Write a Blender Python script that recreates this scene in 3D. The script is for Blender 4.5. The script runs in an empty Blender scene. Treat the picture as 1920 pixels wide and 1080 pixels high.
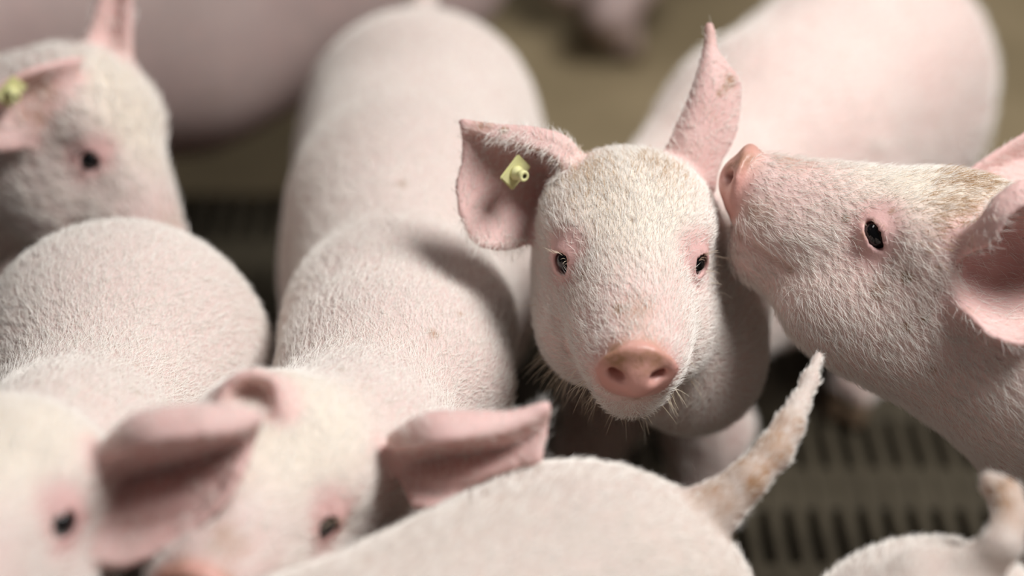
import bpy, math, random
import numpy as np
from mathutils import Vector, Matrix
from mathutils.bvhtree import BVHTree

# ------------------------------------------------------------------ camera
scene = bpy.context.scene
COL = scene.collection
PITCH = math.radians(32.0)
CAMH = 1.15
FPX = 70.0 / 36.0 * 1920.0
CAM = np.array([0.0, 0.0, CAMH])
RIGHT = np.array([1.0, 0, 0])
FWD = np.array([0, math.cos(PITCH), -math.sin(PITCH)])
UPV = np.array([0, math.sin(PITCH), math.cos(PITCH)])
cam_d = bpy.data.cameras.new('camera')
cam = bpy.data.objects.new('camera', cam_d)
COL.objects.link(cam)
cam.location = CAM
cam.rotation_euler = (math.pi / 2 - PITCH, 0, 0)
cam_d.lens = 70
cam_d.sensor_width = 36
cam_d.clip_start = 0.05
cam_d.dof.use_dof = True
cam_d.dof.focus_distance = 1.315
cam_d.dof.aperture_fstop = 1.65
scene.camera = cam

# ------------------------------------------------------------------ light
w = bpy.data.worlds.new('barn_air')
scene.world = w
w.use_nodes = True
w.node_tree.nodes['Background'].inputs[0].default_value = (0.95, 0.97, 1.0, 1)
w.node_tree.nodes['Background'].inputs[1].default_value = 0.042


def area(name, loc, target, sx, sy, power, col):
    d = bpy.data.lights.new(name, 'AREA')
    d.shape = 'RECTANGLE'
    d.size, d.size_y = sx, sy
    d.energy = power
    d.color = col
    o = bpy.data.objects.new(name, d)
    COL.objects.link(o)
    o.location = loc
    o.rotation_euler = (Vector(target) - Vector(loc)).to_track_quat('-Z', 'Y').to_euler()
    return o


area('barn_lamp', (1.25, 0.95, 2.5), (0.0, 1.35, 0.3), 1.2, 0.8, 64, (1.0, 0.98, 0.965))
area('barn_lamp', (-0.6, 2.6, 2.9), (-0.1, 2.0, 0.3), 1.2, 0.5, 9, (1.0, 0.96, 0.9))
vs = scene.view_settings
vs.view_transform = 'Standard'
vs.look = 'None'
vs.exposure = 0.34
vs.gamma = 1.0
vs.use_curve_mapping = False

rng = np.random.default_rng(7)
random.seed(7)


def P(px, py, d):
    return CAM + d * (FWD + RIGHT * (px - 960.0) / FPX + UPV * (540.0 - py) / FPX)


def cv(r, u, t):
    return RIGHT * r + UPV * u - FWD * t


def nrm(v):
    v = np.asarray(v, float)
    return v / np.linalg.norm(v)


# ------------------------------------------------------------------ materials
def new_mat(name):
    m = bpy.data.materials.new(name)
    m.use_nodes = True
    nt = m.node_tree
    b = nt.nodes['Principled BSDF']
    return m, nt, b


def N(nt, t, **kw):
    n = nt.nodes.new(t)
    for k, v in kw.items():
        setattr(n, k, v)
    return n


def mixc(nt, fac, a, b):
    n = N(nt, 'ShaderNodeMix', data_type='RGBA')
    for inp, v in ((n.inputs[0], fac), (n.inputs[6], a), (n.inputs[7], b)):
        if isinstance(v, bpy.types.NodeSocket):
            nt.links.new(v, inp)
        elif isinstance(v, (int, float)):
            inp.default_value = v
        else:
            inp.default_value = (*v, 1)
    return n.outputs[2]


def noise(nt, scale, detail=3, rough=0.55, coord=None):
    n = N(nt, 'ShaderNodeTexNoise')
    n.inputs['Scale'].default_value = scale
    n.inputs['Detail'].default_value = detail
    n.inputs['Roughness'].default_value = rough
    if coord is not None:
        nt.links.new(coord, n.inputs['Vector'])
    return n.outputs['Fac']


def ramp(nt, fac, lo, hi, a=0.0, b=1.0):
    n = N(nt, 'ShaderNodeMapRange')
    nt.links.new(fac, n.inputs[0])
    n.inputs[1].default_value = lo
    n.inputs[2].default_value = hi
    n.inputs[3].default_value = a
    n.inputs[4].default_value = b
    return n.outputs[0]


def attr(nt, name):
    n = N(nt, 'ShaderNodeAttribute', attribute_name=name)
    return n.outputs['Fac']


def mul(nt, a, b):
    n = N(nt, 'ShaderNodeMath', operation='MULTIPLY')
    for i, v in enumerate((a, b)):
        if isinstance(v, (int, float)):
            n.inputs[i].default_value = v
        else:
            nt.links.new(v, n.inputs[i])
    return n.outputs[0]


def skin_material(name, base, warm, dirtiness=0.3, sss=0.12):
    m, nt, b = new_mat(name)
    co = N(nt, 'ShaderNodeTexCoord').outputs['Object']
    n1 = noise(nt, 9, 4, 0.6, co)
    n2 = noise(nt, 55, 4, 0.65, co)
    n3 = noise(nt, 26, 5, 0.7, co)
    c = mixc(nt, ramp(nt, n1, 0.35, 0.68), base, warm)
    c = mixc(nt, ramp(nt, n2, 0.45, 0.8, 0, 0.22), c, (0.70, 0.46, 0.41))
    c = mixc(nt, attr(nt, 'cream'), c, (0.76, 0.68, 0.57))
    c = mixc(nt, mul(nt, attr(nt, 'ear'), ramp(nt, n3, 0.35, 0.65, 0.62, 1.0)), c, (0.73, 0.47, 0.44))
    c = mixc(nt, attr(nt, 'eyez'), c, (0.66, 0.37, 0.35))
    c = mixc(nt, attr(nt, 'snout'), c, (0.70, 0.38, 0.33))
    c = mixc(nt, mul(nt, ramp(nt, n3, 0.62, 0.74), dirtiness), c, (0.36, 0.24, 0.14))
    c = mixc(nt, mul(nt, attr(nt, 'dirt_shade'), ramp(nt, n2, 0.30, 0.62)), c, (0.32, 0.17, 0.08))
    c = mixc(nt, attr(nt, 'hoof'), c, (0.16, 0.11, 0.07))
    nt.links.new(c, b.inputs['Base Color'])
    b.inputs['Roughness'].default_value = 0.55
    nt.links.new(ramp(nt, attr(nt, 'snout'), 0, 1, 0.6, 0.36), b.inputs['Roughness'])
    b.inputs['Specular IOR Level'].default_value = 0.35
    b.inputs['Subsurface Weight'].default_value = sss
    b.inputs['Subsurface Radius'].default_value = (1.0, 0.35, 0.22)
    b.inputs['Subsurface Scale'].default_value = 0.006
    bp = N(nt, 'ShaderNodeBump')
    bp.inputs['Strength'].default_value = 0.35
    bp.inputs['Distance'].default_value = 0.0012
    nt.links.new(noise(nt, 320, 3, 0.6, co), bp.inputs['Height'])
    nt.links.new(bp.outputs[0], b.inputs['Normal'])
    return m


SKIN = skin_material('pig_skin', (0.65, 0.515, 0.478), (0.68, 0.565, 0.528))
SKIN_CREAM = skin_material('pig_skin_cream', (0.55, 0.46, 0.415), (0.585, 0.50, 0.445))
SKIN_PINK = skin_material('pig_skin_pink', (0.75, 0.55, 0.505), (0.78, 0.635, 0.59))
SKIN_BACK = skin_material('pig_skin_dim', (0.42, 0.315, 0.295), (0.45, 0.355, 0.33))  # darker skin copy: light falling off at the back is put into the colour


def plain(name, col, rough=0.5, spec=0.5, coat=0.0, nscale=None, col2=None):
    m, nt, b = new_mat(name)
    co = N(nt, 'ShaderNodeTexCoord').outputs['Object']
    if col2 is not None:
        nt.links.new(mixc(nt, ramp(nt, noise(nt, nscale, 4, 0.6, co), 0.35, 0.65), col, col2), b.inputs['Base Color'])
    else:
        b.inputs['Base Color'].default_value = (*col, 1)
    b.inputs['Roughness'].default_value = rough
    b.inputs['Specular IOR Level'].default_value = spec
    b.inputs['Coat Weight'].default_value = coat
    b.inputs['Coat Roughness'].default_value = 0.03
    return m


EYE = plain('dark_eye', (0.004, 0.0035, 0.004), 0.06, 0.5, 0.0)
TAGM = plain('yellow_plastic', (0.76, 0.74, 0.36), 0.4, 0.4, 0.0, 90, (0.70, 0.68, 0.36))
TAGD = plain('tag_bore', (0.12, 0.10, 0.05), 0.7)


def hair_mat(name, col, col2, rough=0.5):
    m, nt, b = new_mat(name)
    info = N(nt, 'ShaderNodeHairInfo')
    nt.links.new(mixc(nt, info.outputs['Random'], col, col2), b.inputs['Base Color'])
    b.inputs['Roughness'].default_value = rough
    b.inputs['Specular IOR Level'].default_value = 0.3
    return m


FUR = hair_mat('cream_bristle', (0.91, 0.86, 0.79), (0.96, 0.93, 0.89))
LASH = hair_mat('pale_lash', (0.75, 0.62, 0.45), (0.9, 0.8, 0.65))
FURTAN = hair_mat('tan_bristle', (0.46, 0.29, 0.16), (0.68, 0.50, 0.33))


# ------------------------------------------------------------------ floor
def link(o, parent=None):
    COL.objects.link(o)
    if parent is not None:
        o.parent = parent
    return o


def box_mesh(name, x0, x1, y0, y1, z0, z1, bev=0.0):
    import bmesh
    bm = bmesh.new()
    bmesh.ops.create_cube(bm, size=1)
    for v in bm.verts:
        v.co = Vector((x0 + (v.co.x + .5) * (x1 - x0), y0 + (v.co.y + .5) * (y1 - y0), z0 + (v.co.z + .5) * (z1 - z0)))
    if bev:
        bmesh.ops.bevel(bm, geom=bm.edges[:], offset=bev, segments=1, affect='EDGES')
    me = bpy.data.meshes.new(name)
    bm.to_mesh(me)
    bm.free()
    return me


CONC = plain('tan_concrete', (0.225, 0.175, 0.10), 0.6, 0.4, 0, 5, (0.30, 0.235, 0.14))
PLAST = plain('soiled_slat_plastic', (0.045, 0.037, 0.024), 0.6, 0.25, 0, 14, (0.08, 0.067, 0.045))
PIT = plain('pit_dark', (0.018, 0.014, 0.010), 0.8)
WALLM = plain('pen_wall_panel', (0.30, 0.27, 0.22), 0.6, 0.4, 0, 3, (0.36, 0.33, 0.28))
Y_EDGE = 2.05
floor = link(bpy.data.objects.new('floor', box_mesh('floor', -4, 4, Y_EDGE, 6, -0.05, 0.0)))
floor.data.materials.append(CONC)
floor['kind'] = 'structure'
floor['label'] = 'solid tan concrete floor at the back of the pen'
sl = link(bpy.data.objects.new('floor_slatted', box_mesh('pit', -4, 4, -2, 6, -0.40, -0.35)))
sl.data.materials.append(PIT)
sl['kind'] = 'structure'
sl['label'] = 'dark slatted plastic floor under the pigs'
me = box_mesh('slat', -0.0065, 0.0065, -0.3, Y_EDGE, -0.03, 0.0, 0.002)
me.materials.append(PLAST)
nsl = 0
x = -1.65
while x < 1.65:
    o = link(bpy.data.objects.new('slat', me), sl)
    o.location = (x, 0, 0)
    x += 0.0228
me = box_mesh('cross_rib', -1.7, 1.7, -0.031, 0.031, -0.028, -0.0015, 0.002)
me.materials.append(PLAST)
y = 1.49 - 0.142 * 12
while y < Y_EDGE:
    o = link(bpy.data.objects.new('cross_rib', me), sl)
    o.location = (0, y, 0)
    y += 0.142
for nm, a in (('wall_back', (-4, 4, 6, 6.1, -.4, 1.0)), ('wall_left', (-4.1, -4, -2, 6, -.4, 1.0)), ('wall_right', (4, 4.1, -2, 6, -.4, 1.0))):
    o = link(bpy.data.objects.new(nm, box_mesh(nm, *a)))
    o.data.materials.append(WALLM)
    o['kind'] = 'structure'


# ------------------------------------------------------------------ implicit modelling
class Model:
    """a body as one smooth blend of shapes, polygonised as one surface"""

    def __init__(s):
        s.pr = []

    def add(s, op, k, fn, c, R):
        s.pr.append((op, k, fn, np.asarray(c, np.float32), float(R)))

    def cone(s, a, b, r1, r2, k=0.03, op='u'):
        a = np.asarray(a, np.float32)
        b = np.asarray(b, np.float32)
        ba = b - a
        L2 = float(ba @ ba) + 1e-12

        def f(p):
            q = p - a
            t = np.clip((q @ ba) / L2, 0, 1)
            q = q - t[:, None] * ba
            return np.sqrt((q * q).sum(1)) - (r1 + (r2 - r1) * t)
        s.add(op, k, f, (a + b) / 2, math.sqrt(L2) / 2 + max(r1, r2))

    def chain(s, pts, k=0.03):
        for (a, r1), (b, r2) in zip(pts[:-1], pts[1:]):
            s.cone(a, b, r1, r2, k)

    def ball(s, c, r, k=0.03, op='u'):
        c = np.asarray(c, np.float32)
        s.add(op, k, lambda p: np.sqrt(((p - c) ** 2).sum(1)) - r, c, r)

    def ell(s, c, M, rad, k=0.03, op='u'):
        c = np.asarray(c, np.float32)
        M = np.asarray(M, np.float32)
        rad = np.asarray(rad, np.float32)

        def f(p):
            q = (p - c) @ M.T
            k0 = np.sqrt(((q / rad) ** 2).sum(1)) + 1e-9
            k1 = np.sqrt(((q / rad ** 2) ** 2).sum(1)) + 1e-9
            return k0 * (k0 - 1) / k1
        s.add(op, k, f, c, float(max(rad)))

    def sheet(s, grid, th, k=0.012):
        V = grid.reshape(-1, 3)
        nu, nv = grid.shape[:2]
        F = [(i * nv + j, i * nv + j + 1, (i + 1) * nv + j + 1, (i + 1) * nv + j) for i in range(nu - 1) for j in range(nv - 1)]
        bvh = BVHTree.FromPolygons([tuple(v) for v in V.tolist()], F)
        c = V.mean(0)
        R = float(np.sqrt(((V - c) ** 2).sum(1)).max()) + th
        # cheap reject with sample points before the exact query
        sub = grid[::3, ::3].reshape(-1, 3).astype(np.float32)

        def f(p):
            d = np.empty(len(p), np.float32)
            for i0 in range(0, len(p), 60000):
                q = p[i0:i0 + 60000]
                m = np.full(len(q), 1e9, np.float32)
                for sp in sub:
                    np.minimum(m, ((q - sp) ** 2).sum(1), out=m)
                m = np.sqrt(m)
                near = np.nonzero(m < 0.019)[0]
                fn = bvh.find_nearest
                for ii in near:
                    r = fn(q[ii].tolist())
                    m[ii] = r[3]
                d[i0:i0 + 60000] = m
            return d - th
        s.add('u', k, f, c, R)
        return f

    def press(s, other, gap=0.0015):
        c = np.mean([q[3] for q in other.pr], 0)
        R = max(float(np.linalg.norm(q[3] - c)) + q[4] for q in other.pr)
        s.add('s', 0.003, lambda p: other.ev(p) - gap, c, R)

    def ev(s, p, full=False, margin=0.035):
        d = np.full(len(p), 1.0, np.float32)
        for op, k, fn, c, R in s.pr:
            if full:
                idx = slice(None)
                q = p
            else:
                idx = np.nonzero(((p - c) ** 2).sum(1) < (R + k + margin) ** 2)[0]
                if len(idx) == 0:
                    continue
                q = p[idx]
            e = fn(q).astype(np.float32)
            a = d[idx]
            if op == 'u':
                h = np.clip(0.5 + 0.5 * (e - a) / k, 0, 1)
                d[idx] = e * (1 - h) + a * h - k * h * (1 - h)
            else:
                h = np.clip(0.5 - 0.5 * (e + a) / k, 0, 1)
                d[idx] = a * (1 - h) - e * h + k * h * (1 - h)
        return d

    def polygonise(s, h):
        lo = np.min([c - R for op, k, f, c, R in s.pr if op == 'u'], 0) - 4 * h
        hi = np.max([c + R for op, k, f, c, R in s.pr if op == 'u'], 0) + 4 * h
        B = 4
        nb = np.ceil((hi - lo) / (B * h)).astype(int) + 1
        gx = [lo[a] + (np.arange(nb[a]) + 0.5) * B * h - 0.5 * h for a in range(3)]
        cc = np.stack(np.meshgrid(*gx, indexing='ij'), -1).reshape(-1, 3).astype(np.float32)
        dc = s.ev(cc, False, 0.12)
        n = nb * B
        act = np.nonzero(np.abs(dc) < B * h * 0.87 * 1.25 + 0.004)[0]
        val = np.repeat(np.repeat(np.repeat(dc.reshape(nb), B, 0), B, 1), B, 2)
        bi = np.stack(np.unravel_index(act, nb), 1)
        off = np.stack(np.meshgrid(*[np.arange(B)] * 3, indexing='ij'), -1).reshape(-1, 3)
        ni = (bi[:, None, :] * B + off[None]).reshape(-1, 3)
        pts = (lo + ni * h).astype(np.float32)
        out = np.empty(len(pts), np.float32)
        for i in range(0, len(pts), 400000):
            out[i:i + 400000] = s.ev(pts[i:i + 400000])
        st = np.array([n[1] * n[2], n[2], 1])
        flat = val.reshape(-1)
        fi = ni @ st
        flat[fi] = out
        ok = (ni < n - 1).all(1)
        ci = fi[ok]
        cn = ni[ok]
        corners = np.array([[a, b, c] for a in (0, 1) for b in (0, 1) for c in (0, 1)])
        cof = corners @ st
        cvv = flat[ci[:, None] + cof[None]]
        neg = cvv < 0
        mixd = neg.any(1) & ~neg.all(1)
        ci, cn, cvv = ci[mixd], cn[mixd], cvv[mixd]
        acc = np.zeros((len(ci), 3))
        cnt = np.zeros(len(ci))
        for i in range(8):
            for j in range(i + 1, 8):
                if np.abs(corners[i] - corners[j]).sum() != 1:
                    continue
                a, b = cvv[:, i], cvv[:, j]
                cr = (a < 0) != (b < 0)
                t = np.where(cr, a / np.where(cr, a - b, 1), 0)
                acc += np.where(cr[:, None], corners[i] + t[:, None] * (corners[j] - corners[i]), 0)
                cnt += cr
        verts = lo + (cn + acc / cnt[:, None]) * h
        vid = np.full(flat.shape, -1, np.int32)
        vid[ci] = np.arange(len(ci))
        quads = []
        for ax in range(3):
            u, v = [(1, 2), (2, 0), (0, 1)][ax]
            a = flat[ci] < 0
            b = flat[ci + st[ax]] < 0
            e = np.nonzero((a != b) & (cn[:, u] > 0) & (cn[:, v] > 0))[0]
            c0 = ci[e]
            q = np.stack([vid[c0], vid[c0 - st[u]], vid[c0 - st[u] - st[v]], vid[c0 - st[v]]], 1)
            fl = ~a[e]
            q[fl] = q[fl][:, ::-1]
            quads.append(q[(q >= 0).all(1)])
        quads = np.concatenate(quads)[:, ::-1] if False else np.concatenate(quads)
        verts = verts.astype(np.float32)
        for _ in range(1):
            g = np.empty_like(verts)
            d0 = s.ev(verts)
            for a in range(3):
                e = np.zeros(3, np.float32)
                e[a] = h * 0.4
                g[:, a] = (s.ev(verts + e) - d0) / (h * 0.4)
            l = np.maximum((g * g).sum(1), 0.25)
            stp = np.clip(d0 / l, -0.5 * h, 0.5 * h)
            verts = verts - stp[:, None] * g
        # light relaxation
        for _ in range(2):
            sm = np.zeros_like(verts)
            ct = np.zeros(len(verts), np.float32)
            for i in range(4):
                a, b = quads[:, i], quads[:, (i + 1) % 4]
                for ax in range(3):
                    sm[:, ax] += np.bincount(a, verts[b, ax], len(verts)) + np.bincount(b, verts[a, ax], len(verts))
                ct += np.bincount(a, minlength=len(verts)) + np.bincount(b, minlength=len(verts))
            verts = verts + 0.4 * (sm / np.maximum(ct, 1)[:, None] - verts)
        return verts.astype(np.float32), quads


def crspline(pts, n):
    """Catmull-Rom through pts (m,...) sampled n times"""
    p = np.asarray(pts, float)
    m = len(p)
    e = np.concatenate([[2 * p[0] - p[1]], p, [2 * p[-1] - p[-2]]])
    out = []
    for t in np.linspace(0, m - 1, n):
        i = min(int(t), m - 2)
        f = t - i
        a, b, c, d = e[i], e[i + 1], e[i + 2], e[i + 3]
        out.append(0.5 * (2 * b + (c - a) * f + (2 * a - 5 * b + 4 * c - d) * f * f + (3 * b - a - 3 * c + d) * f ** 3))
    return np.array(out)


def patch(rows, n=26):
    g = np.asarray(rows, float)
    g = crspline(g, n)
    g = np.swapaxes(crspline(np.swapaxes(g, 0, 1), n), 0, 1)
    return g


def ear_px(rows, d, ridge=0.0, nr=3.5):
    """ear surface from image positions and millimetres towards the viewer about depth d"""
    g = patch([[P(a, b, d - z * 0.001) for a, b, z in r] for r in rows])
    if ridge:
        n = g.shape[0]
        t = np.linspace(0, 1, n)
        wv = np.sin(t * 2 * math.pi * nr)[None, :] * (np.sin(t * math.pi)[None, :]) * np.clip(np.sin(t * math.pi) * 1.4, 0, 1)[:, None]
        g = g - FWD * (ridge * wv)[..., None]
    return g


class Head:
    def __init__(s, o, R, F, scale=1.0):
        F = nrm(F)
        R = nrm(np.asarray(R) - F * (np.asarray(R) @ F))
        U = np.cross(R, F)
        s.A = np.stack([R, F, U])
        s.s = scale
        s.o = np.asarray(o, float)
        s.gaze = (0.74, 0.62, 0.16)

    def w(s, x, y, z):
        return s.o + s.s * (np.array([x, y, z]) @ s.A)

    def dirv(s, x, y, z):
        return nrm(np.array([x, y, z]) @ s.A)

    def loc(s, p):
        return ((p - s.o) @ s.A.T) / s.s


EYE_R = 0.0098


def eye_gaze(h, sd):
    return h.dirv(sd * h.gaze[0], h.gaze[1], h.gaze[2])


def build_head(M, h, openw=0.0070, openh=0.0070, tilt=0.0, eye=None):
    s, A, W = h.s, h.A, h.w
    K = 0.014 * s
    M.ell(W(0, -0.030, -0.009), A, np.array([0.057, 0.055, 0.046]) * s, K)
    M.ell(W(0, -0.034, 0.004), A, np.array([0.053, 0.042, 0.032]) * s, K)
    M.cone(W(0, -0.02, -0.008), W(0, 0.086, -0.006), 0.052 * s, 0.0275 * s, K)
    M.cone(W(0, 0.080, -0.004), W(0, 0.102, -0.001), 0.0245 * s, 0.0205 * s, 0.006 * s)
    for sd in (-1, 1):
        M.ell(W(sd * 0.032, -0.014, 0.012), A, np.array([0.021, 0.030, 0.020]) * s, K)
        M.ell(W(sd * 0.029, 0.004, -0.050), A, np.array([0.033, 0.058, 0.042]) * s, 0.02 * s)
        M.ell(W(sd * 0.018, 0.055, -0.018), A, np.array([0.020, 0.045, 0.020]) * s, K)
    # lower jaw
    M.cone(W(0, -0.045, -0.060), W(0, 0.080, -0.044), 0.042 * s, 0.0215 * s, 0.024 * s)
    # snout disc: a flattened, slightly heart-shaped pad
    M.ell(W(0, 0.1095, 0.0030), A, np.array([0.0265, 0.0052, 0.0195]) * s, 0.004 * s)
    M.ell(W(0, 0.1085, -0.009), A, np.array([0.0215, 0.0050, 0.0125]) * s, 0.004 * s)
    M.ell(W(0, 0.1070, 0.0165), A, np.array([0.0115, 0.0055, 0.0065]) * s, 0.006 * s)
    h.eyes = {}
    for sd in (-1, 1):
        for nx in (0.0108, 0.0150):
            M.cone(W(sd * nx, 0.121, 0.0035), W(sd * nx, 0.100, 0.0045), 0.0036 * s, 0.0028 * s, 0.003 * s, 's')
        # mouth line follows the surface
        pts = []
        for ang, yy, zz in ((0.15, 0.106, -0.0282), (0.6, 0.096, -0.0290), (1.0, 0.084, -0.0310), (1.0, 0.072, -0.0335), (1.0, 0.060, -0.0345)):
            o0 = W(0, yy - 0.02 * (1 - ang), zz)
            dv = h.dirv(sd * ang, (1 - ang) * 1.2, 0)
            tt = np.linspace(0, 0.07 * s, 141)
            dd = M.ev((o0 + tt[:, None] * dv).astype(np.float32))
            pts.append(o0 + tt[np.argmax(dd > 0)] * dv if (dd > 0).any() and dd[0] < 0 else o0)
        h.mouth = getattr(h, 'mouth', []) + pts
        for a, b in zip(pts[:-1], pts[1:]):
            M.cone(a, b, 0.0022 * s, 0.0022 * s, 0.002 * s, 's')
        # eye: on the surface in its own direction, then lids and socket around it
        o0 = W(0, -0.014, 0.002)
        dv = h.dirv(sd * 0.80, 0.58, 0.06)
        tt = np.linspace(0.01 * s, 0.10 * s, 361)
        dd = M.ev((o0 + tt[:, None] * dv).astype(np.float32))
        e = o0 + (tt[np.argmax(dd > 0)] - 0.0056 * s) * dv
        h.eyes[sd] = e
        g = eye_gaze(h, sd)
        up = nrm(h.A[2] - g * (h.A[2] @ g))
        side = np.cross(up, g)
        ct, stt = math.cos(tilt * sd), math.sin(tilt * sd)
        a1 = side * ct + up * stt
        a2 = up * ct - side * stt
        M.ball(e + g * 0.0006 * s, (EYE_R + 0.0022) * s, 0.007 * s)
        M.ell(e + g * 0.011 * s, np.stack([a1, g, a2]), np.array([openw, 0.014, openh]) * s, 0.0012 * s, 's')
        M.ball(e, (EYE_R - 0.0002) * s, 0.0006, 's')


def leg_front(M, top, foot, fwd):
    top, foot = np.asarray(top, float), np.asarray(foot, float)
    z = np.array([0, 0, 1.0])
    el = top * 0.55 + foot * 0.45
    el = el - fwd * 0.012
    kn = top * 0.28 + foot * 0.72 + fwd * 0.006
    ft = foot + z * 0.045
    M.chain([(top, .044), (el, .034), (kn, .025), (ft, .019)], 0.025)
    hoof(M, ft, foot, fwd)


def hoof(M, ft, foot, fwd):
    sv = np.cross(fwd, [0, 0, 1.0])
    for sd in (-1, 1):
        M.cone(ft + sv * sd * .007, foot + sv * sd * .0105 + fwd * .014 + np.array([0, 0, .010]), .014, .0105, 0.006)
        M.cone(ft - fwd * .012 + sv * sd * .012, ft - fwd * .020 + sv * sd * .013 + np.array([0, 0, -.018]), .006, .005, 0.005)


def leg_hind(M, hip, foot, fwd):
    hip, foot = np.asarray(hip, float), np.asarray(foot, float)
    st = hip * 0.62 + foot * 0.38 + fwd * 0.045
    hk = hip * 0.30 + foot * 0.70 - fwd * 0.050
    ft = foot + np.array([0, 0, .045])
    M.chain([(hip, .066), (st, .050), (hk, .025), (ft, .019)], 0.03)
    hoof(M, ft, foot, fwd)


def hsmooth(d, a, b):
    t = np.clip((d - a) / (b - a), 0, 1)
    return 1 - t * t * (3 - 2 * t)


def make_pig(name, label, M, h, ears, res, mat, feet=(), dirt_shade=(), flow=(), specks=(), pressed_by=(), cream=1.0, group='young pink pigs crowded in the pen'):
    """one pig: the body is a single mesh; ears are blended in"""
    earf = []
    for g, th in ears:
        earf.append((M.sheet(g, max(th, 0.95 * res), 0.010), g))
    for other in pressed_by:
        M.press(other)
    V, Q = M.polygonise(res)
    root_loc = np.array([V[:, 0].mean(), V[:, 1].mean(), 0.0])
    root = link(bpy.data.objects.new(name, None))
    root.location = root_loc
    root.empty_display_size = 0.1
    root['label'] = label
    root['category'] = 'pig'
    root['group'] = group
    me = bpy.data.meshes.new('body')
    me.vertices.add(len(V))
    me.vertices.foreach_set('co', (V - root_loc).astype(np.float32).ravel())
    me.loops.add(len(Q) * 4)
    me.loops.foreach_set('vertex_index', Q.astype(np.int32).ravel())
    me.polygons.add(len(Q))
    me.polygons.foreach_set('loop_start', np.arange(0, len(Q) * 4, 4, dtype=np.int32))
    me.polygons.foreach_set('use_smooth', np.ones(len(Q), bool))
    me.update(calc_edges=True)
    me.materials.append(mat)
    body = link(bpy.data.objects.new('body', me), root)
    # masks of surface colour
    A = {k: np.zeros(len(V), np.float32) for k in ('ear', 'snout', 'eyez', 'cream', 'dirt_shade', 'hoof')}
    for f, g in earf:
        c = g.reshape(-1, 3)
        sub = c[::4].astype(np.float32)
        m = np.full(len(V), 1e9, np.float32)
        for sp in sub:
            np.minimum(m, ((V - sp) ** 2).sum(1), out=m)
        A['ear'] = np.maximum(A['ear'], hsmooth(np.sqrt(m), 0.007, 0.020))
    if h is not None:
        L = h.loc(V)
        inh = (np.abs(L).max(1) < 0.16)
        disc = np.sqrt((L[:, 0] / 0.030) ** 2 + ((L[:, 2] - 0.0) / 0.026) ** 2)
        A['snout'] = (inh * hsmooth(disc, 0.95, 1.15) * np.clip((L[:, 1] - 0.094) / 0.012, 0, 1)).astype(np.float32)
        for sd in (-1, 1):
            e = h.loc(h.eyes[sd])
            dd = np.sqrt((((L - e) * np.array([1, 1, 0.8])) ** 2).sum(1))
            A['eyez'] = np.maximum(A['eyez'], 0.75 * hsmooth(dd, 0.011, 0.026))
            # tear line from the inner corner
            p0 = e + np.array([-sd * 0.004, 0.006, -0.006])
            p1 = e + np.array([sd * 0.000, 0.010, -0.018])
            t = np.clip(((L - p0) @ (p1 - p0)) / ((p1 - p0) @ (p1 - p0)), 0, 1)
            dl = np.sqrt(((L - p0 - t[:, None] * (p1 - p0)) ** 2).sum(1))
            A['dirt_shade'] = np.maximum(A['dirt_shade'], 0.9 * hsmooth(dl, 0.0012, 0.0040))
        n5 = len(h.mouth) // 2
        for mp in np.concatenate([crspline(h.mouth[:n5], 16), crspline(h.mouth[n5:], 16)]):
            A['dirt_shade'] = np.maximum(A['dirt_shade'], 0.7 * hsmooth(np.sqrt(((V - mp) ** 2).sum(1)), 0.001, 0.0055))  # mouth groove darkened: the shade of the crease is put into the colour
        fc = np.sqrt(((L - np.array([0, -0.02, 0.05])) / np.array([0.055, 0.07, 0.05])) ** 2 @ np.ones(3))
        A['cream'] = (cream * 0.85 * hsmooth(fc, 0.5, 1.35) * (1 - A['eyez'])).astype(np.float32)
        bz = np.sqrt(((L - np.array([0, 0.082, 0.026])) / np.array([0.022, 0.020, 0.012])) ** 2 @ np.ones(3))
        A['dirt_shade'] = np.maximum(A['dirt_shade'], 0.6 * hsmooth(bz, 0.3, 1.3))
        bz = np.sqrt(((L - np.array([0.002, 0.112, 0.015])) / np.array([0.022, 0.020, 0.008])) ** 2 @ np.ones(3))
        A['dirt_shade'] = np.maximum(A['dirt_shade'], 0.95 * hsmooth(bz, 0.5, 1.5))
        pk = np.sqrt(((L - np.array([0, 0.085, 0.0])) / np.array([0.05, 0.035, 0.05])) ** 2 @ np.ones(3))
        A['eyez'] = np.maximum(A['eyez'], 0.30 * hsmooth(pk, 0.4, 1.3))
    rel = V - CAM
    dep = rel @ FWD
    ix = 960 + (rel @ RIGHT) / dep * FPX
    iy = 540 - (rel @ UPV) / dep * FPX
    for sx, sy, r in specks:
        near = np.nonzero((ix - sx) ** 2 + (iy - sy) ** 2 < 200)[0]
        if len(near):
            c = V[near[np.argmin(dep[near])]]
            A['dirt_shade'] = np.maximum(A['dirt_shade'], hsmooth(np.sqrt(((V - c) ** 2).sum(1)), r * .4, r))
    for c, r, a in dirt_shade:
        A['dirt_shade'] = np.maximum(A['dirt_shade'], a * hsmooth(np.sqrt(((V - np.asarray(c)) ** 2).sum(1)), r * .4, r))
    for f in feet:
        q = V - np.asarray(f)
        A['hoof'] = np.maximum(A['hoof'], hsmooth(np.sqrt((q ** 2).sum(1)), 0.026, 0.034))
    for k, a in A.items():
        at = me.attributes.new(k, 'FLOAT', 'POINT')
        at.data.foreach_set('value', a.astype(np.float32))
    if h is not None:
        sph = eye_mesh()
        for sd in (-1, 1):
            o = link(bpy.data.objects.new('eye', sph), root)
            e = h.eyes[sd] - root_loc
            g = eye_gaze(h, sd)
            o.location = e
            o.scale = (EYE_R * h.s * 0.985,) * 3
            o.rotation_euler = Vector(g).to_track_quat('Z', 'Y').to_euler()
            o['label'] = 'glossy black eye'
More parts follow.
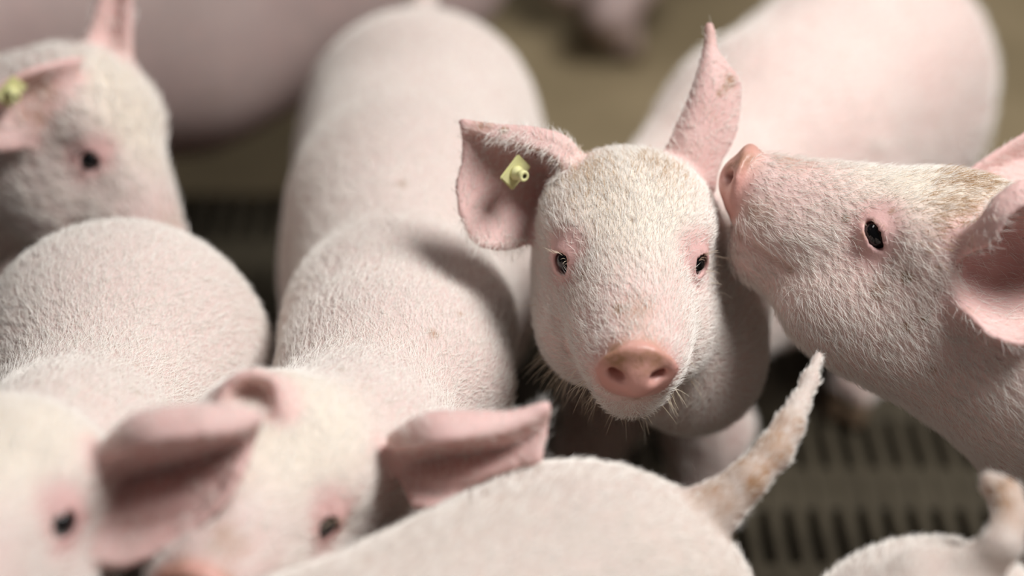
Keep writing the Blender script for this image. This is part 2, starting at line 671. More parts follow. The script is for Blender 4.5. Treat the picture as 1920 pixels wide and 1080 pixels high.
    return dict(root=root, loc=root_loc, V=V, Q=Q, A=A, h=h, flow=flow, mesh=me)


_eye = []


def eye_mesh():
    if not _eye:
        import bmesh
        bm = bmesh.new()
        bmesh.ops.create_uvsphere(bm, u_segments=32, v_segments=20, radius=1)
        for v in bm.verts:                       # the cornea bulges
            r = math.hypot(v.co.x, v.co.y)
            if v.co.z > 0:
                v.co.z += 0.10 * math.exp(-(r / 0.45) ** 2)
        m = bpy.data.meshes.new('eye')
        bm.to_mesh(m)
        bm.free()
        m.polygons.foreach_set('use_smooth', [True] * len(m.polygons))
        m.materials.append(EYE)
        _eye.append(m)
    return _eye[0]


def curves_obj(name, pts, rad, mat, parent, loc, label=None):
    """pts (n,k,3) world, rad (n,k)"""
    n, k = pts.shape[:2]
    hc = bpy.data.hair_curves.new(name)
    hc.add_curves([k] * n)
    hc.attributes['position'].data.foreach_set('vector', (pts - loc).astype(np.float32).ravel())
    ra = hc.attributes.get('radius') or hc.attributes.new('radius', 'FLOAT', 'POINT')
    ra.data.foreach_set('value', rad.astype(np.float32).ravel())
    hc.materials.append(mat)
    o = link(bpy.data.objects.new(name, hc), parent)
    o['kind'] = 'stuff'
    if label:
        o['label'] = label
    return o


def vnormals(V, Q):
    a = V[Q[:, 2]] - V[Q[:, 0]]
    b = V[Q[:, 3]] - V[Q[:, 1]]
    fn = np.cross(a, b)
    vn = np.zeros_like(V)
    for i in range(4):
        for ax in range(3):
            vn[:, ax] += np.bincount(Q[:, i], fn[:, ax], len(V)).astype(np.float32)
    return vn / (np.linalg.norm(vn, axis=1)[:, None] + 1e-12), np.linalg.norm(fn, axis=1) * 0.5


def grow_fur(pig, density, length, radius, lift=0.35, wfun=None, mat=None, name='fur', jitter=0.35, only=None, flow=None, keep_ear=0.75):
    V, Q, A = pig['V'], pig['Q'], pig['A']
    vn, fa = vnormals(V, Q)
    wt = (1 - keep_ear * A['ear']) * (1 - A['snout']) * (1 - np.clip(A['eyez'] * 1.1, 0, 0.85)) * (1 - A['hoof'])
    if pig['h'] is not None:
        L = pig['h'].loc(V)
        for sd in (-1, 1):
            dd = np.sqrt(((L - pig['h'].loc(pig['h'].eyes[sd])) ** 2).sum(1))
            wt = wt * (dd > 0.0145)
        mo = np.array(pig['h'].mouth)
        n5 = len(mo) // 2
        mo = np.concatenate([crspline(mo[:n5], 24), crspline(mo[n5:], 24)]).astype(np.float32)
        md = np.full(len(V), 1e9, np.float32)
        for mp in mo:
            np.minimum(md, ((V - mp) ** 2).sum(1), out=md)
        wt = wt * (np.sqrt(md) > 0.0038)
    if only is not None:
        wt = wt * only(V)
    # keep to the part of the body this side of the pen can see
    rel = V - CAM
    dep = rel @ FWD
    px = (rel @ RIGHT) / dep * FPX / 960
    py = (rel @ UPV) / dep * FPX / 540
    wt = wt * np.clip((2.3 - np.abs(px)) / 0.9, 0, 1) * np.clip((2.6 - np.abs(py)) / 1.0, 0, 1)
    wt = wt * np.clip(((vn * nrm3(-rel)).sum(1) + 0.75) / 0.4, 0, 1)
    pw = fa * wt[Q].mean(1)
    n = int(pw.sum() * 1e6 * density)
    if n < 1:
        return
    ids = rng.choice(len(Q), n, p=pw / pw.sum())
    u, v = rng.random(n)[:, None], rng.random(n)[:, None]
    q = Q[ids]
    bl = lambda X: (X[q[:, 0]] * (1 - u) + X[q[:, 1]] * u) * (1 - v) + (X[q[:, 3]] * (1 - u) + X[q[:, 2]] * u) * v
    p, nn = bl(V), nrm3(bl(vn))
    fl = np.zeros_like(p)
    for c, d, r in (flow or pig['flow']):
        wgt = np.exp(-((p - np.asarray(c)) ** 2).sum(1) / (2 * r * r)) + 1e-9
        fl += wgt[:, None] * np.asarray(d)
    # broad swirls so the coat is not combed dead straight
    sw = np.stack([np.sin(p[:, 1] * 41 + p[:, 2] * 23), np.sin(p[:, 0] * 37 + p[:, 2] * 31 + 1), np.sin(p[:, 0] * 29 + p[:, 1] * 43 + 2)], 1)
    fl = nrm3(fl) + 0.18 * sw + jitter * rng.normal(size=p.shape)
    fl = fl - nn * (fl * nn).sum(1)[:, None]
    fl = nrm3(fl)
    ln = length * rng.uniform(0.55, 1.25, n)
    if wfun is not None:
        ln = ln * wfun(p)
    lf = lift * rng.uniform(0.5, 1.5, n)
    d0 = nrm3(fl + nn * (lf * 1.6)[:, None])
    d1 = nrm3(fl + nn * (lf * 0.5)[:, None] + 0.15 * rng.normal(size=p.shape))
    base = p - nn * 0.0004
    pts = np.stack([base, base + d0 * (ln * 0.4)[:, None], base + d0 * (ln * 0.4)[:, None] + (d0 + d1) * (ln * 0.17)[:, None],
                    base + d0 * (ln * 0.4)[:, None] + (d0 + d1) * (ln * 0.17)[:, None] + d1 * (ln * 0.3)[:, None]], 1)
    rr = radius * rng.uniform(0.7, 1.3, n)[:, None] * np.array([1.0, 0.9, 0.65, 0.15])[None]
    curves_obj(name, pts, rr, mat or FUR, pig['root'], pig['loc'])


def nrm3(v):
    return v / (np.linalg.norm(v, axis=-1, keepdims=True) + 1e-12)


def lashes(pig, sides=(-1, 1), n=10, down=0.0):
    h = pig['h']
    out = []
    for sd in sides:
        g = eye_gaze(h, sd)
        up = nrm(h.A[2] - g * (h.A[2] @ g))
        side = np.cross(up, g)
        e = h.eyes[sd]
        for i in range(n):
            a = math.radians(rng.uniform(25, 155))
            root = e + h.s * ((EYE_R * 0.86 + 0.001) * g + 0.0070 * (math.cos(a) * side + math.sin(a) * up))
            dv = nrm(g * 0.75 + (math.cos(a) * side) * 0.55 + up * (0.65 - down) + 0.12 * rng.normal(size=3))
            l = rng.uniform(0.006, 0.010) * h.s
            dr = nrm(dv - up * (0.5 + down))
            out.append([root, root + dv * l * .4, root + dv * l * .65 + dr * l * .1, root + dv * l * .75 + dr * l * .35])
    pts = np.array(out)
    curves_obj('eyelashes', pts, np.tile(np.array([.00010, .00010, .00008, .00003]), (len(pts), 1)), LASH, pig['root'], pig['loc'])


def ear_tag(pig, c, long_ax, normal, s=1.0):
    """plate with its stud and bore"""
    import bmesh
    n = nrm(normal)
    a = nrm(np.asarray(long_ax) - n * (np.asarray(long_ax) @ n))
    b = np.cross(n, a)
    Mx = Matrix(np.stack([a, b, n], 1).tolist()).to_4x4()
    Mx.translation = Vector(np.asarray(c) - pig['loc'])
    bm = bmesh.new()
    bmesh.ops.create_cube(bm, size=1)
    for v in bm.verts:
        v.co = Vector((v.co.x * .021, v.co.y * .0155, v.co.z * .0022)) * s
    bmesh.ops.bevel(bm, geom=bm.edges[:], offset=.0009 * s, segments=2, affect='EDGES')
    me = bpy.data.meshes.new('ear_tag')
    bm.to_mesh(me)
    bm.free()
    me.materials.append(TAGM)
    t = link(bpy.data.objects.new('ear_tag', me), pig['root'])
    t.matrix_local = Mx
    t['label'] = 'pale yellow plastic ear tag'
    prof = [(0.0001, .0010), (.0052, .0010), (.0050, .0030), (.0038, .0042), (.0033, .0058), (.0033, .0070), (.0040, .0075), (.0040, .0108), (.0036, .0114), (.0016, .0114), (.0016, .0095), (.0001, .0095)]
    bm = bmesh.new()
    ns = 24
    rings = [[bm.verts.new((r * s * math.cos(2 * math.pi * i / ns), r * s * math.sin(2 * math.pi * i / ns), z * s)) for i in range(ns)] for r, z in prof]
    for j in range(len(rings) - 1):
        for i in range(ns):
            f = bm.faces.new((rings[j][i], rings[j][(i + 1) % ns], rings[j + 1][(i + 1) % ns], rings[j + 1][i]))
            f.material_index = 1 if j >= len(rings) - 3 else 0
            f.smooth = True
    me = bpy.data.meshes.new('tag_stud')
    bm.to_mesh(me)
    bm.free()
    me.materials.append(TAGM)
    me.materials.append(TAGD)
    link(bpy.data.objects.new('tag_stud', me), t)


def standing(M, S, Rm, r_s, r_m, r_r, belly=0.045, feet=None, lift=0.0, neck_to=None):
    """trunk between shoulder S and rump Rm, four legs to the floor; returns feet"""
    S, Rm = np.asarray(S, float), np.asarray(Rm, float)
    f = S - Rm
    f[2] = 0
    f = nrm(f)
    sv = np.cross(f, [0, 0, 1.0])
    mid = (S + Rm) / 2 + np.array([0, 0, 0.006])
    dz = np.array([0, 0, belly])
    M.chain([(S + dz * .3, r_s * .92), (mid + dz * .3, r_m * .95), (Rm + dz * .2, r_r * .95)], 0.02)
    M.chain([(S - dz, r_s * .9), (mid - dz * 1.2, r_m), (Rm - dz * .6, r_r * .88)], 0.03)
    M.ball(Rm - f * 0.03 - dz * .2, r_r * .92, 0.03)
    out = []
    for i, sd in enumerate((-1, 1)):
        top = S + sv * sd * (r_s * .42) - np.array([0, 0, .06])
        ft = np.array([*(S + sv * sd * .062 + f * (0.02 * sd))[:2], 0.0]) if feet is None or feet[i] is None else np.asarray(feet[i], float)
        leg_front(M, top, ft, f)
        out.append(ft + f * .016 + np.array([0, 0, .008]))
    for i, sd in enumerate((-1, 1)):
        hip = Rm + sv * sd * (r_r * .42) - np.array([0, 0, .045])
        ft = np.array([*(Rm + sv * sd * .060 - f * (0.06 + 0.02 * sd))[:2], 0.0]) if feet is None or feet[i + 2] is None else np.asarray(feet[i + 2], float)
        leg_hind(M, hip, ft, f)
        out.append(ft + f * .016 + np.array([0, 0, .008]))
    return out, f, sv


def generic_head(o, f, pitch=-0.35, scale=1.0):
    """head and ears of a pig standing and looking ahead"""
    sv = np.cross(f, [0, 0, 1.0])
    F = nrm(np.asarray(f) + np.array([0, 0, pitch]))
    h = Head(o, sv, F, scale)
    ears = []
    for sd in (-1, 1):
        rows = []
        for u in range(5):
            t = u / 4
            wd = [0.030, 0.038, 0.036, 0.024, 0.006][u]
            c = np.array([sd * (0.040 + 0.055 * t), -0.062 + 0.010 * t, 0.035 + 0.075 * t])
            row = []
            for v in range(5):
                q = (v - 2) / 2
                row.append(h.w(*(c + np.array([sd * q * wd * .55, (q * q - .5) * wd * .7, -q * wd * .45]))))
            rows.append(row)
        ears.append((patch(rows, 16), 0.0028))
    return h, ears


EX, EY, EZ = 0.044, 0.018, 0.003
# ================================================================== the pigs
# -- the pig that looks into the lens
M = Model()
oA = P(1180, 468, 1.350)
hA = Head(oA, cv(-1, 0.01, 0.02), cv(0.0, -0.715, 0.70), 1.02)
build_head(M, hA, 0.0066, 0.0076)
S, Rm = np.array([.122, 1.43, .268]), np.array([.345, 1.745, .298])
footA_h = P(1590, 800, 1.95)
feetA, fA, svA = standing(M, S, Rm, .080, .110, .115, feet=[None, None, (.335, 1.60, 0), None])
M.chain([(hA.w(0, -.045, -.035), .045), (P(1270, 480, 1.48), .070), (S + np.array([0, 0, .02]), .078)], 0.035)
M.chain([(hA.w(0, -.045, -.060), .044), (P(1295, 680, 1.44), .042), (S + np.array([0, 0, -.03]), .065)], 0.04)
M.chain([(Rm - fA * .13 + np.array([0, 0, .05]), .014), (Rm - fA * .17 + np.array([0, 0, .03]), .009), (Rm - fA * .19 + np.array([0, 0, -.03]), .006)], 0.02)
earA1 = ear_px([
    [(1082, 350, 8), (1090, 308, 4), (1050, 312, -22), (1032, 350, -30), (1022, 392, -26), (1008, 432, -8)],
    [(1046, 296, 24), (1062, 262, 16), (1012, 290, -16), (1000, 345, -24), (988, 400, -18), (975, 458, 0)],
    [(985, 270, 22), (1000, 243, 16), (965, 280, -6), (952, 345, -12), (940, 405, -8), (930, 464, 3)],
    [(925, 256, 15), (932, 238, 11), (910, 275, 0), (902, 340, -2), (896, 395, 0), (890, 450, 4)],
    [(870, 242, 9), (866, 228, 8), (872, 262, 4), (870, 305, 2), (860, 345, 4), (864, 398, 6)]], 1.385)
earA2 = ear_px([
    [(1250, 325, -8), (1282, 325, 2), (1315, 330, 0), (1338, 350, -10)],
    [(1252, 285, -2), (1282, 282, 6), (1315, 285, 4), (1347, 308, -8)],
    [(1272, 235, -2), (1300, 222, 4), (1335, 217, 2), (1375, 252, -12)],
    [(1294, 185, -4), (1315, 167, 2), (1345, 162, 0), (1384, 197, -14)],
    [(1313, 125, -6), (1325, 117, -2), (1345, 112, -4), (1381, 147, -12)],
    [(1324, 85, -8), (1329, 83, -6), (1336, 85, -6), (1346, 106, -8)],
    [(1327, 48, -9), (1329, 46, -8), (1332, 47, -8), (1335, 53, -9)]], 1.390)
flA = [(hA.w(0, 0.03, 0), hA.dirv(0, -1, .1), .05), (hA.w(0, -.04, .04), hA.dirv(0, -1, -.2), .05), (hA.w(0, .03, -.05), hA.dirv(0, -.7, -.6), .04),
       (hA.w(-.05, 0, -.03), hA.dirv(-.3, -.8, -.3), .03), (hA.w(.05, 0, -.03), hA.dirv(.3, -.8, -.3), .03),
       (S, -fA, .1), (Rm, -fA, .12)]
pigA = make_pig('piglet', 'pig with raised snout, one spiky upright ear and one tagged cupped ear, its cheek sniffed', M, hA, [(earA1, .0024), (earA2, .0022)], 0.0023, SKIN_PINK,
                feet=feetA, dirt_shade=[(P(1380, 150, 1.39), .012, .9), (P(1330, 60, 1.39), .012, .6), (P(900, 232, 1.375), .014, .6), ], flow=flA, specks=[(1195, 400, .004), (1320, 605, .004), (1322, 585, .003), (1150, 572, .006), (1080, 515, .004), (1297, 512, .004), (1384, 150, .007), (1372, 165, .005), (1362, 175, .004), (940, 232, .004), (890, 230, .004)])
grow_fur(pigA, 0.55, .0080, .00011, 0.28, only=lambda v: (np.linalg.norm(v - oA, axis=1) < .19))
grow_fur(pigA, 0.06, .012, .00022, 0.3, only=lambda v: (np.linalg.norm(v - oA, axis=1) >= .19), name='body_fur')
grow_fur(pigA, 0.45, .0085, .00011, 0.3, mat=FURTAN, name='tan_fur', only=lambda v: np.maximum(np.exp(-((v - P(1105, 335, 1.35)) ** 2).sum(1) / .0004), np.exp(-((v - P(1238, 330, 1.35)) ** 2).sum(1) / .0003)))
edge = np.array([P(a, b, 1.382) for a, b in ((868, 420), (885, 448), (910, 460), (935, 464), (960, 462), (985, 450))])
grow_fur(pigA, 0.5, .013, .00009, 0.5, name='ear_fur', keep_ear=0, flow=[(edge[2], cv(-.15, -1, .1), 1.0)],
         only=lambda v: (np.min(np.linalg.norm(v[:, None] - edge[None], axis=2), 1) < .006) * 1.0)
fold = np.array([P(a, b, 1.365) for a, b in ((1075, 340), (1050, 310), (1020, 288), (985, 272), (940, 262))])
grow_fur(pigA, 0.35, .010, .00009, 0.5, name='ear_fur', keep_ear=0, flow=[(fold[2], cv(-.5, -.8, .3), 1.0)],
         only=lambda v: (np.min(np.linalg.norm(v[:, None] - fold[None], axis=2), 1) < .011) * 1.0)
lashes(pigA)
ear_tag(pigA, P(966, 323, 1.365), cv(.78, .55, .25), cv(.55, -.30, .75))
# chin bristles and whiskers
out = []
LA = hA.loc(pigA['V'])
vnA = vnormals(pigA['V'], pigA['Q'])[0]
cand = np.nonzero((LA[:, 1] > -.01) & (LA[:, 1] < .085) & (np.abs(LA[:, 0]) < .055) & (LA[:, 2] < -.03) & (LA[:, 2] > -.10) & ((vnA @ hA.A[2]) < -.35))[0]
for i, ci in enumerate(rng.choice(cand, 170)):
    a = pigA['V'][ci]
    d = nrm(vnA[ci] * .7 + hA.dirv(LA[ci, 0] * 8, .1, -1) * .6 + .22 * rng.normal(size=3))
    l = rng.uniform(.012, .024) if i else .040
    bend = cv(rng.normal(0, .2), -.5, 0)
    out.append([a, a + d * l * .4, a + d * l * .7 + bend * l * .06, a + d * l + bend * l * .2])
for i in range(24):
    sd = random.choice((-1, 1))
    a = hA.w(sd * rng.uniform(.045, .060), rng.uniform(-.02, .02), rng.uniform(-.05, .0))
    d = hA.dirv(sd * 1.0, .3 + rng.normal(0, .3), rng.normal(-.1, .4))
    l = rng.uniform(.008, .019)
    out.append([a, a + d * l * .4, a + d * l * .7, a + d * l + cv(0, -.1, 0) * l])
pts = np.array(out)
curves_obj('whiskers', pts, np.tile(np.array([.00016, .00014, .0001, .00004]), (len(pts), 1)), LASH, pigA['root'], pigA['loc'])

# -- the pig sniffing at its cheek
M = Model()
FB, UB = nrm(cv(-.935, .31, -.15)), cv(.3, .88, .40)
RB = nrm(np.cross(FB, UB))
eB = P(1629, 455, 1.305)
hB = Head(eB + 1.05 * (EX * RB - EY * FB), RB, FB, 1.05)
hB.gaze = (0.93, 0.28, 0.24)
build_head(M, hB, 0.0112, 0.0042, tilt=0.70)
S, Rm = np.array([.46, 1.17, .30]), np.array([.90, 1.12, .31])
feetB, fB, svB = standing(M, S, Rm, .108, .112, .11)
M.chain([(hB.w(0, -.07, -0.01), .054), (P(2010, 600, 1.36), .075), (S + np.array([0, 0, .03]), .10)], 0.035)
M.chain([(hB.w(0, -.035, -.055), .048), (P(1935, 672, 1.35), .066), (S + np.array([0, 0, -.05]), .09)], 0.035)
M.chain([(Rm - fB * .13 + np.array([0, 0, .05]), .014), (Rm - fB * .17 + np.array([0, 0, .03]), .009), (Rm - fB * .19 + np.array([0, 0, -.03]), .006)], 0.02)
M.ell(P(1935, 495, 1.275), np.stack([RIGHT, FWD, UPV]), (.046, .050, .040), .012, 's')
earB1 = ear_px([
    [(1806, 470, -8), (1792, 450, -10), (1800, 470, -24), (1806, 512, -30), (1806, 548, -26), (1796, 575, -8)],
    [(1856, 452, 20), (1838, 418, 12), (1846, 440, -22), (1858, 510, -42), (1850, 570, -26), (1826, 598, 6)],
    [(1890, 402, 30), (1874, 370, 20), (1890, 402, -22), (1908, 500, -50), (1900, 598, -18), (1866, 632, 16)],
    [(1945, 378, 30), (1938, 344, 22), (1947, 390, -16), (1965, 480, -42), (1955, 590, -12), (1940, 636, 16)],
    [(2038, 410, 18), (2035, 400, 15), (2040, 420, 5), (2045, 450, 0), (2040, 480, 5), (2035, 510, 10)]], 1.276)
earB2 = ear_px([
    [(1790, 345, -60), (1832, 345, -62), (1882, 352, -58)],
    [(1850, 300, -62), (1890, 308, -70), (1932, 332, -64)],
    [(1920, 256, -64), (1955, 278, -72), (1990, 312, -64)],
    [(2000, 212, -62), (2010, 220, -64), (2020, 232, -62)]], 1.335)
flB = [(hB.w(0, .05, 0), -FB, .05), (hB.w(0, -.04, .03), -FB, .05), (hB.w(-.05, -.04, -.05), hB.dirv(0, -.8, -.5), .05), (P(1850, 700, 1.3), cv(.7, -.6, 0), .06), (S, -fB, .1)]
pigB = make_pig('piglet', 'pig stretching its neck to press its snout against a pen mate\'s cheek', M, hB, [(earB1, .0026), (earB2, .0026)], 0.0024, SKIN_PINK,
                feet=feetB, dirt_shade=[(hB.w(-.03, -.045, .055), .022, .45), (hB.w(-.028, .088, -.008), .016, .55), (hB.w(0, -.075, .06), .02, .5), ], flow=flB, specks=[(1578, 402, .004), (1672, 403, .003), (1690, 520, .006), (1640, 555, .008), (1730, 610, .004), (1690, 625, .005), (1665, 385, .004), (1605, 440, .005), (1740, 700, .004)])
grow_fur(pigB, 0.34, .0095, .00011, 0.28, only=lambda v: np.clip((.75 - v[:, 0]) / .25, .15, 1))
grow_fur(pigB, 0.6, .0095, .00012, 0.3, mat=FURTAN, name='tan_fur', only=lambda v: np.maximum(np.exp(-((v - P(1785, 405, 1.29)) ** 2).sum(1) / .0003), np.exp(-((v - P(1815, 345, 1.32)) ** 2).sum(1) / .0004)))
lashes(pigB, (-1,), 12, .2)

# -- the pig hunched at its side, head low in the corner
M = Model()
RE, FE = cv(-.97, .10, .10), cv(-.10, -.42, .90)
_h = Head((0, 0, 0), RE, FE)
eE = P(118, 992, 1.085)
hE = Head(eE - 1.0 * (np.array([-EX, EY, EZ]) @ _h.A), RE, FE, 1.0)
build_head(M, hE, 0.0070, 0.0070)
S, Rm = np.array([-.285, 1.205, .318]), np.array([-.350, 1.38, .165])
M.ell(S + np.array([0, .0, .0]), np.eye(3), (.110, .112, .118), .03)
M.chain([(S - np.array([0, 0, .05]), .098), (Rm, .098)], 0.035)
M.chain([(hE.w(0, -.045, -.04), .042), (P(130, 900, 1.25), .062), (S + np.array([0, -.02, -.01]), .095)], 0.035)
M.chain([(hE.w(0, -.045, -.055), .050), (S + np.array([0, -.05, -.07]), .085)], 0.035)
fE = nrm(np.array([.15, -1, 0]))
sE = np.cross(fE, [0, 0, 1.0])
feetE = []
for sd in (-1, 1):
    ft = np.array([*(S + sE * sd * .06 - fE * .0)[:2], 0])
    leg_front(M, S + sE * sd * .055 - np.array([0, 0, .06]), ft, fE)
    feetE.append(ft + fE * .016 + np.array([0, 0, .008]))
    a = Rm + sE * sd * .07 + np.array([0, 0, -.04])
    ft = np.array([*(a + fE * .07)[:2], 0])
    M.chain([(a, .07), (a + fE * .09 + np.array([0, 0, .01]), .045), (np.array([*(a + fE * .0)[:2], .04]), .025), (ft + np.array([0, 0, .03]) - fE * .02, .019)], .03)
    hoof(M, ft + np.array([0, 0, .03]), ft + fE * .01, fE)
    feetE.append(ft + fE * .026 + np.array([0, 0, .008]))
M.chain([(Rm - fE * .10 - np.array([0, 0, .02]), .012), (Rm - fE * .13 - np.array([0, 0, .05]), .008), (Rm - fE * .14 - np.array([0, 0, .10]), .005)], .02)
earE1 = ear_px([
    [(192, 868, 6), (185, 855, 0), (190, 880, -15), (195, 930, -18), (190, 990, -10), (185, 1040, 0)],
    [(268, 830, 32), (250, 788, 16), (265, 835, -12), (270, 900, -18), (265, 970, -12), (230, 1058, 4)],
    [(357, 815, 34), (350, 770, 18), (365, 815, -12), (370, 880, -18), (360, 950, -10), (330, 1012, 4)],
    [(430, 808, 26), (430, 772, 14), (435, 805, -8), (435, 850, -12), (430, 900, -8), (415, 942, 4)],
    [(482, 790, 9), (486, 783, 8), (478, 800, 0), (468, 830, -4), (460, 860, -2), (448, 882, 2)]], 1.115, .011, 3)
earE2 = patch([[hE.w(*(np.array([.042 + .05 * t, -.06, .035 + .07 * t]) + np.array([q * w_ * .55, (q * q - .5) * w_ * .7, -q * w_ * .45]))) for q in (-1, -.5, 0, .5, 1)]
               for t, w_ in ((0, .03), (.25, .038), (.5, .036), (.75, .024), (1, .006))], 16)
flE = [(S, nrm(np.array([0, .9, -.3])), .12), (hE.w(0, 0, 0), -hE.A[1], .08), (S + np.array([.1, 0, 0]), nrm(np.array([.5, .6, -.6])), .06), (S + np.array([-.1, 0, 0]), nrm(np.array([-.5, .6, -.6])), .06)]
pigE = make_pig('piglet', 'pig with broad rounded shoulders and a wide ridged ear over its neighbour\'s face', M, hE, [(earE1, .0028), (earE2, .0028)], 0.0038, SKIN,
                feet=feetE, flow=flE, specks=[(262, 722, .007), (222, 683, .006), (450, 598, .005), (250, 620, .004)])
grow_fur(pigE, 0.32, .010, .00011, 0.25)
ME = M

# -- foreground back with the curled tail
M = Model()
S, Rm = np.array([.185, .50, .310]), np.array([.246, .858, .326])
feetJ, fJ, svJ = standing(M, S, Rm, .094, .096, .088)
h, ears = generic_head(S + fJ * .20 + np.array([0, 0, .02]), fJ, -.6)
build_head(M, h)
M.chain([(h.w(0, -.07, 0), .062), (S, .095)], .035)
tl = [(1740, 1100, 1.14, .022), (1820, 1072, 1.13, .0125), (1880, 1022, 1.12, .0098), (1898, 970, 1.13, .0085), (1885, 928, 1.14, .0078), (1855, 905, 1.15, .0070)]
M.chain([(P(a, b, c), r) for a, b, c, r in tl], .010)
pigJ = make_pig('piglet', 'pig of which a low pale back and a curled soiled tail show', M, h, ears, 0.0048, SKIN_CREAM, feet=feetJ,
                dirt_shade=[(P(1870, 915, 1.13), .022, .9), (P(1890, 960, 1.12), .02, .5)],
                flow=[(S, -fJ, .2), (Rm, -fJ, .2)])
TJ = np.array([P(a, b, c) for a, b, c, r in tl[1:]])
grow_fur(pigJ, 0.12, .009, .00016, 0.28, wfun=lambda p: np.where(np.min(np.linalg.norm(p[:, None] - TJ[None], axis=2), 1) < .03, .5, 1.0))
MJ = M

# -- foreground back with the raised tail
M = Model()
S, Rm = np.array([-.235, .675, .315]), np.array([.030, .900, .333])
feetI, fI, svI = standing(M, S, Rm, .105, .110, .106)
h, ears = generic_head(S + fI * .20 + np.array([0, 0, .02]), fI, -.7)
build_head(M, h)
M.chain([(h.w(0, -.07, 0), .062), (S, .095)], .035)
tl = [(1270, 985, 1.20, .020), (1345, 950, 1.20, .0140), (1400, 902, 1.20, .0105), (1450, 848, 1.21, .0098), (1478, 800, 1.22, .0082), (1498, 760, 1.235, .0055), (1518, 715, 1.25, .0046), (1535, 668, 1.265, .0038)]
M.chain([(P(a, b, c), r) for a, b, c, r in tl], .010)
pigI = make_pig('piglet', 'pig whose cream back and long raised tail show in front of the slats', M, h, ears, 0.0042, SKIN_CREAM, feet=feetI, pressed_by=(MJ,),
                dirt_shade=[(P(1400, 890, 1.19), .03, 1), (P(1445, 835, 1.2), .025, 1), (P(1480, 790, 1.21), .02, .8), (P(1350, 925, 1.185), .025, .8)],
                flow=[(S, -fI, .2), (Rm, -fI, .2), (P(1420, 880, 1.2), nrm(P(1480, 795, 1.22) - P(1345, 945, 1.195)), .04)])
TI = np.array([P(a, b, c) for a, b, c, r in tl[1:]])
grow_fur(pigI, 0.14, .009, .00016, 0.28, wfun=lambda p: np.where(np.min(np.linalg.norm(p[:, None] - TI[None], axis=2), 1) < .03, .55, 1.0))
MI = M

# -- the long-backed pig in the middle
M = Model()
RD, FD = cv(-.90, .36, .08), cv(-.27, -.52, .81)
_h = Head((0, 0, 0), RD, FD)
eD = P(610, 992, 1.160)
hD = Head(eD - 1.0 * (np.array([-EX, EY, EZ]) @ _h.A), RD, FD, 1.0)
build_head(M, hD, 0.0070, 0.0070)
S, Rm = np.array([-.086, 1.235, .312]), np.array([-.084, 1.615, .306])
feetD, fD, svD = standing(M, S, Rm, .078, .102, .108)
M.ell(S + np.array([.005, -.01, .040]), np.eye(3), (.080, .080, .066), .025)
M.chain([(hD.w(0, -.045, -.04), .042), (P(655, 870, 1.28), .058), (S + np.array([0, 0, .02]), .075)], 0.035)
M.ell(P(745, 720, 1.40), np.eye(3), (.082, .07, .075), .02)
M.chain([(hD.w(0, -.045, -.055), .050), (S + np.array([0, -.04, -.07]), .07)], 0.035)
M.chain([(Rm + np.array([-.002, .10, .065]), .014), (Rm + np.array([.0, .125, .095]), .010), (Rm + np.array([.012, .13, .13]), .008), (Rm + np.array([.03, .12, .15]), .006)], 0.02)
earD1 = ear_px([
    [(745, 840, 8), (735, 822, 4), (740, 850, -14), (752, 885, -18), (766, 915, -12), (780, 945, 2)],
    [(812, 826, 30), (800, 784, 15), (800, 820, -12), (806, 870, -20), (815, 915, -14), (830, 950, 4)],
    [(882, 816, 28), (880, 780, 14), (880, 812, -8), (885, 860, -14), (895, 900, -8), (905, 930, 4)],
    [(958, 804, 16), (960, 781, 9), (960, 806, -4), (960, 840, -8), (965, 875, -4), (970, 900, 4)],
    [(1026, 767, 8), (1027, 761, 8), (1025, 772, 4), (1018, 802, 0), (1014, 832, 2), (1008, 868, 4)]], 1.190, .010, 3)
earD2 = ear_px([
    [(440, 790, -25), (452, 750, -25), (474, 735, -25), (497, 745, -25), (515, 785, -25)],
    [(420, 785, 0), (432, 735, 0), (470, 712, 0), (510, 725, 0), (530, 775, 0)],
    [(405, 785, 25), (424, 728, 25), (468, 702, 25), (512, 716, 25), (528, 770, 25)]], 1.185)
flD = [(S, -fD, .12), (Rm, -fD, .15), (hD.w(0, 0, 0), -hD.A[1], .08)]
pigD = make_pig('piglet', 'pig with a long pale back, its shoulders shaded by the cupped tagged ear beside it', M, hD, [(earD1, .0028), (earD2, .0030)], 0.0038, SKIN,
                feet=feetD, pressed_by=(ME, MI), flow=flD, specks=[(825, 618, .006), (870, 578, .004), (700, 495, .004), (640, 680, .005), (755, 331, .006)])
grow_fur(pigD, 0.32, .009, .00011, 0.22)
lashes(pigD, (-1,), 14)

# -- the tagged pig behind it
M = Model()
RF, FF = cv(-.36, -.24, .90), cv(.43, -.80, .12)
_h = Head((0, 0, 0), RF, FF)
eF = P(163, 306, 1.560)
hF = Head(eF - 1. * (np.array([EX, EY, EZ]) @ _h.A), RF, FF, 1.)
build_head(M, hF, 0.0070, 0.0068)
S, Rm = np.array([-.60, 1.47, .30]), np.array([-.99, 1.30, .305])
feetF, fF, svF = standing(M, S, Rm, .105, .11, .11)
M.chain([(hF.w(0, -.045, -.04), .045), (S + np.array([.05, 0, .04]), .095)], 0.035)
M.chain([(hF.w(0, -.04, -.05), .055), (S + np.array([.03, 0, -.04]), .09)], 0.035)
M.chain([(Rm - fF * .13 + np.array([0, 0, .05]), .014), (Rm - fF * .17 + np.array([0, 0, .03]), .009), (Rm - fF * .19 + np.array([0, 0, -.03]), .006)], 0.02)
earF1 = ear_px([
    [(150, 112, 0), (112, 165, 2), (74, 215, 4), (50, 272, 2)],
    [(80, 126, 22), (52, 165, 8), (22, 215, 10), (0, 278, 16)],
    [(0, 162, 30), (-20, 190, 22), (-40, 220, 22), (-60, 260, 26)],
    [(-90, 220, 32), (-95, 230, 30), (-100, 240, 30), (-105, 250, 30)]], 1.555)
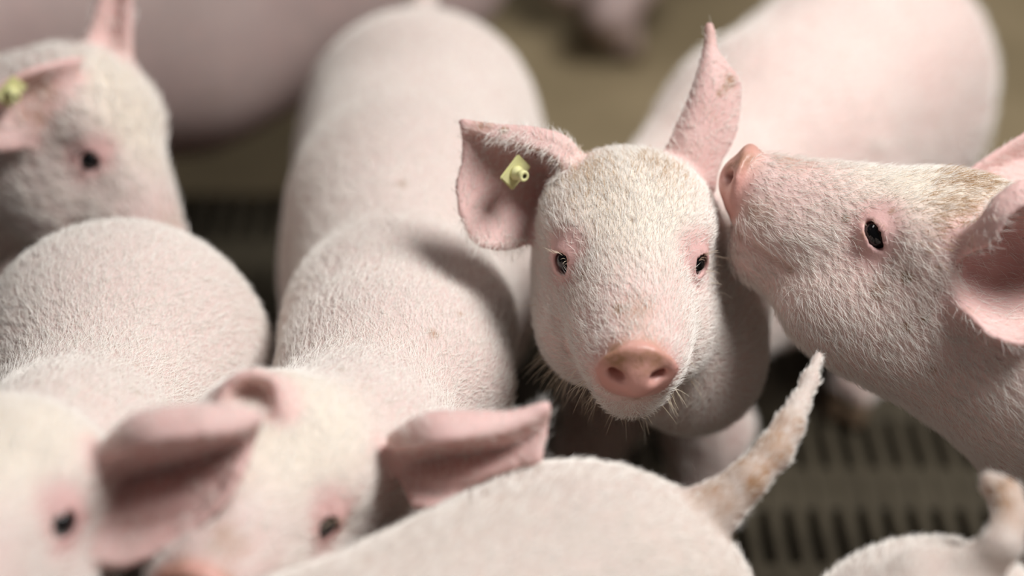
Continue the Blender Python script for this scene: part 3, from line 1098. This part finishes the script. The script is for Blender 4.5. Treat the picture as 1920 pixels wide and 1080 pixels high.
earF2 = ear_px([
    [(152, 130, -30), (200, 120, -36), (244, 138, -30)],
    [(172, 60, -30), (205, 55, -42), (240, 60, -32)],
    [(192, 0, -30), (215, -5, -42), (242, -5, -32)],
    [(215, -70, -32), (222, -75, -36), (232, -70, -32)]], 1.590)
pigF = make_pig('piglet', 'pig with a yellow-tagged folded ear resting its head behind rounded shoulders', M, hF, [(earF1, .0030), (earF2, .0030)], 0.0042, SKIN,
                feet=feetF, dirt_shade=[(P(60, 190, 1.54), .03, .6)], flow=[(S, -fF, .15), (hF.w(0, 0, 0), -hF.A[1], .1)])
grow_fur(pigF, 0.10, .011, .00025, 0.3)
ear_tag(pigF, P(20, 172, 1.522), cv(.75, .62, .2), cv(.50, -.45, .7), 1.05)

# -- the large pig crossing behind them
M = Model()
S, Rm = np.array([-.57, 1.77, .325]), np.array([-.13, 2.025, .325])
feetH, fH, svH = standing(M, S, Rm, .115, .122, .12)
h, ears = generic_head(S + fH * .20 + np.array([0, 0, .06]), fH, -.5)
build_head(M, h)
M.chain([(h.w(0, -.07, 0), .062), (S, .095)], .035)
M.chain([(Rm - fH * .13 + np.array([0, 0, .05]), .014), (Rm - fH * .17 + np.array([0, 0, .03]), .009), (Rm - fH * .19 + np.array([0, 0, -.03]), .006)], 0.02)
make_pig('piglet', 'pig standing crosswise at the back, its darkened pink flank behind the tagged head', M, h, ears, 0.005, SKIN_BACK, feet=feetH)

# -- the pig far at the back, only its feet in view
M = Model()
S, Rm = np.array([.50, 2.78, .315]), np.array([.17, 2.50, .310])
feetK, fK, svK = standing(M, S, Rm, .105, .112, .112)
h, ears = generic_head(S + fK * .20 + np.array([0, 0, .06]), fK, -.5)
build_head(M, h)
M.chain([(h.w(0, -.07, 0), .062), (S, .095)], .035)
M.chain([(Rm - fK * .13 + np.array([0, 0, .05]), .014), (Rm - fK * .17 + np.array([0, 0, .03]), .009), (Rm - fK * .19 + np.array([0, 0, -.03]), .006)], 0.02)
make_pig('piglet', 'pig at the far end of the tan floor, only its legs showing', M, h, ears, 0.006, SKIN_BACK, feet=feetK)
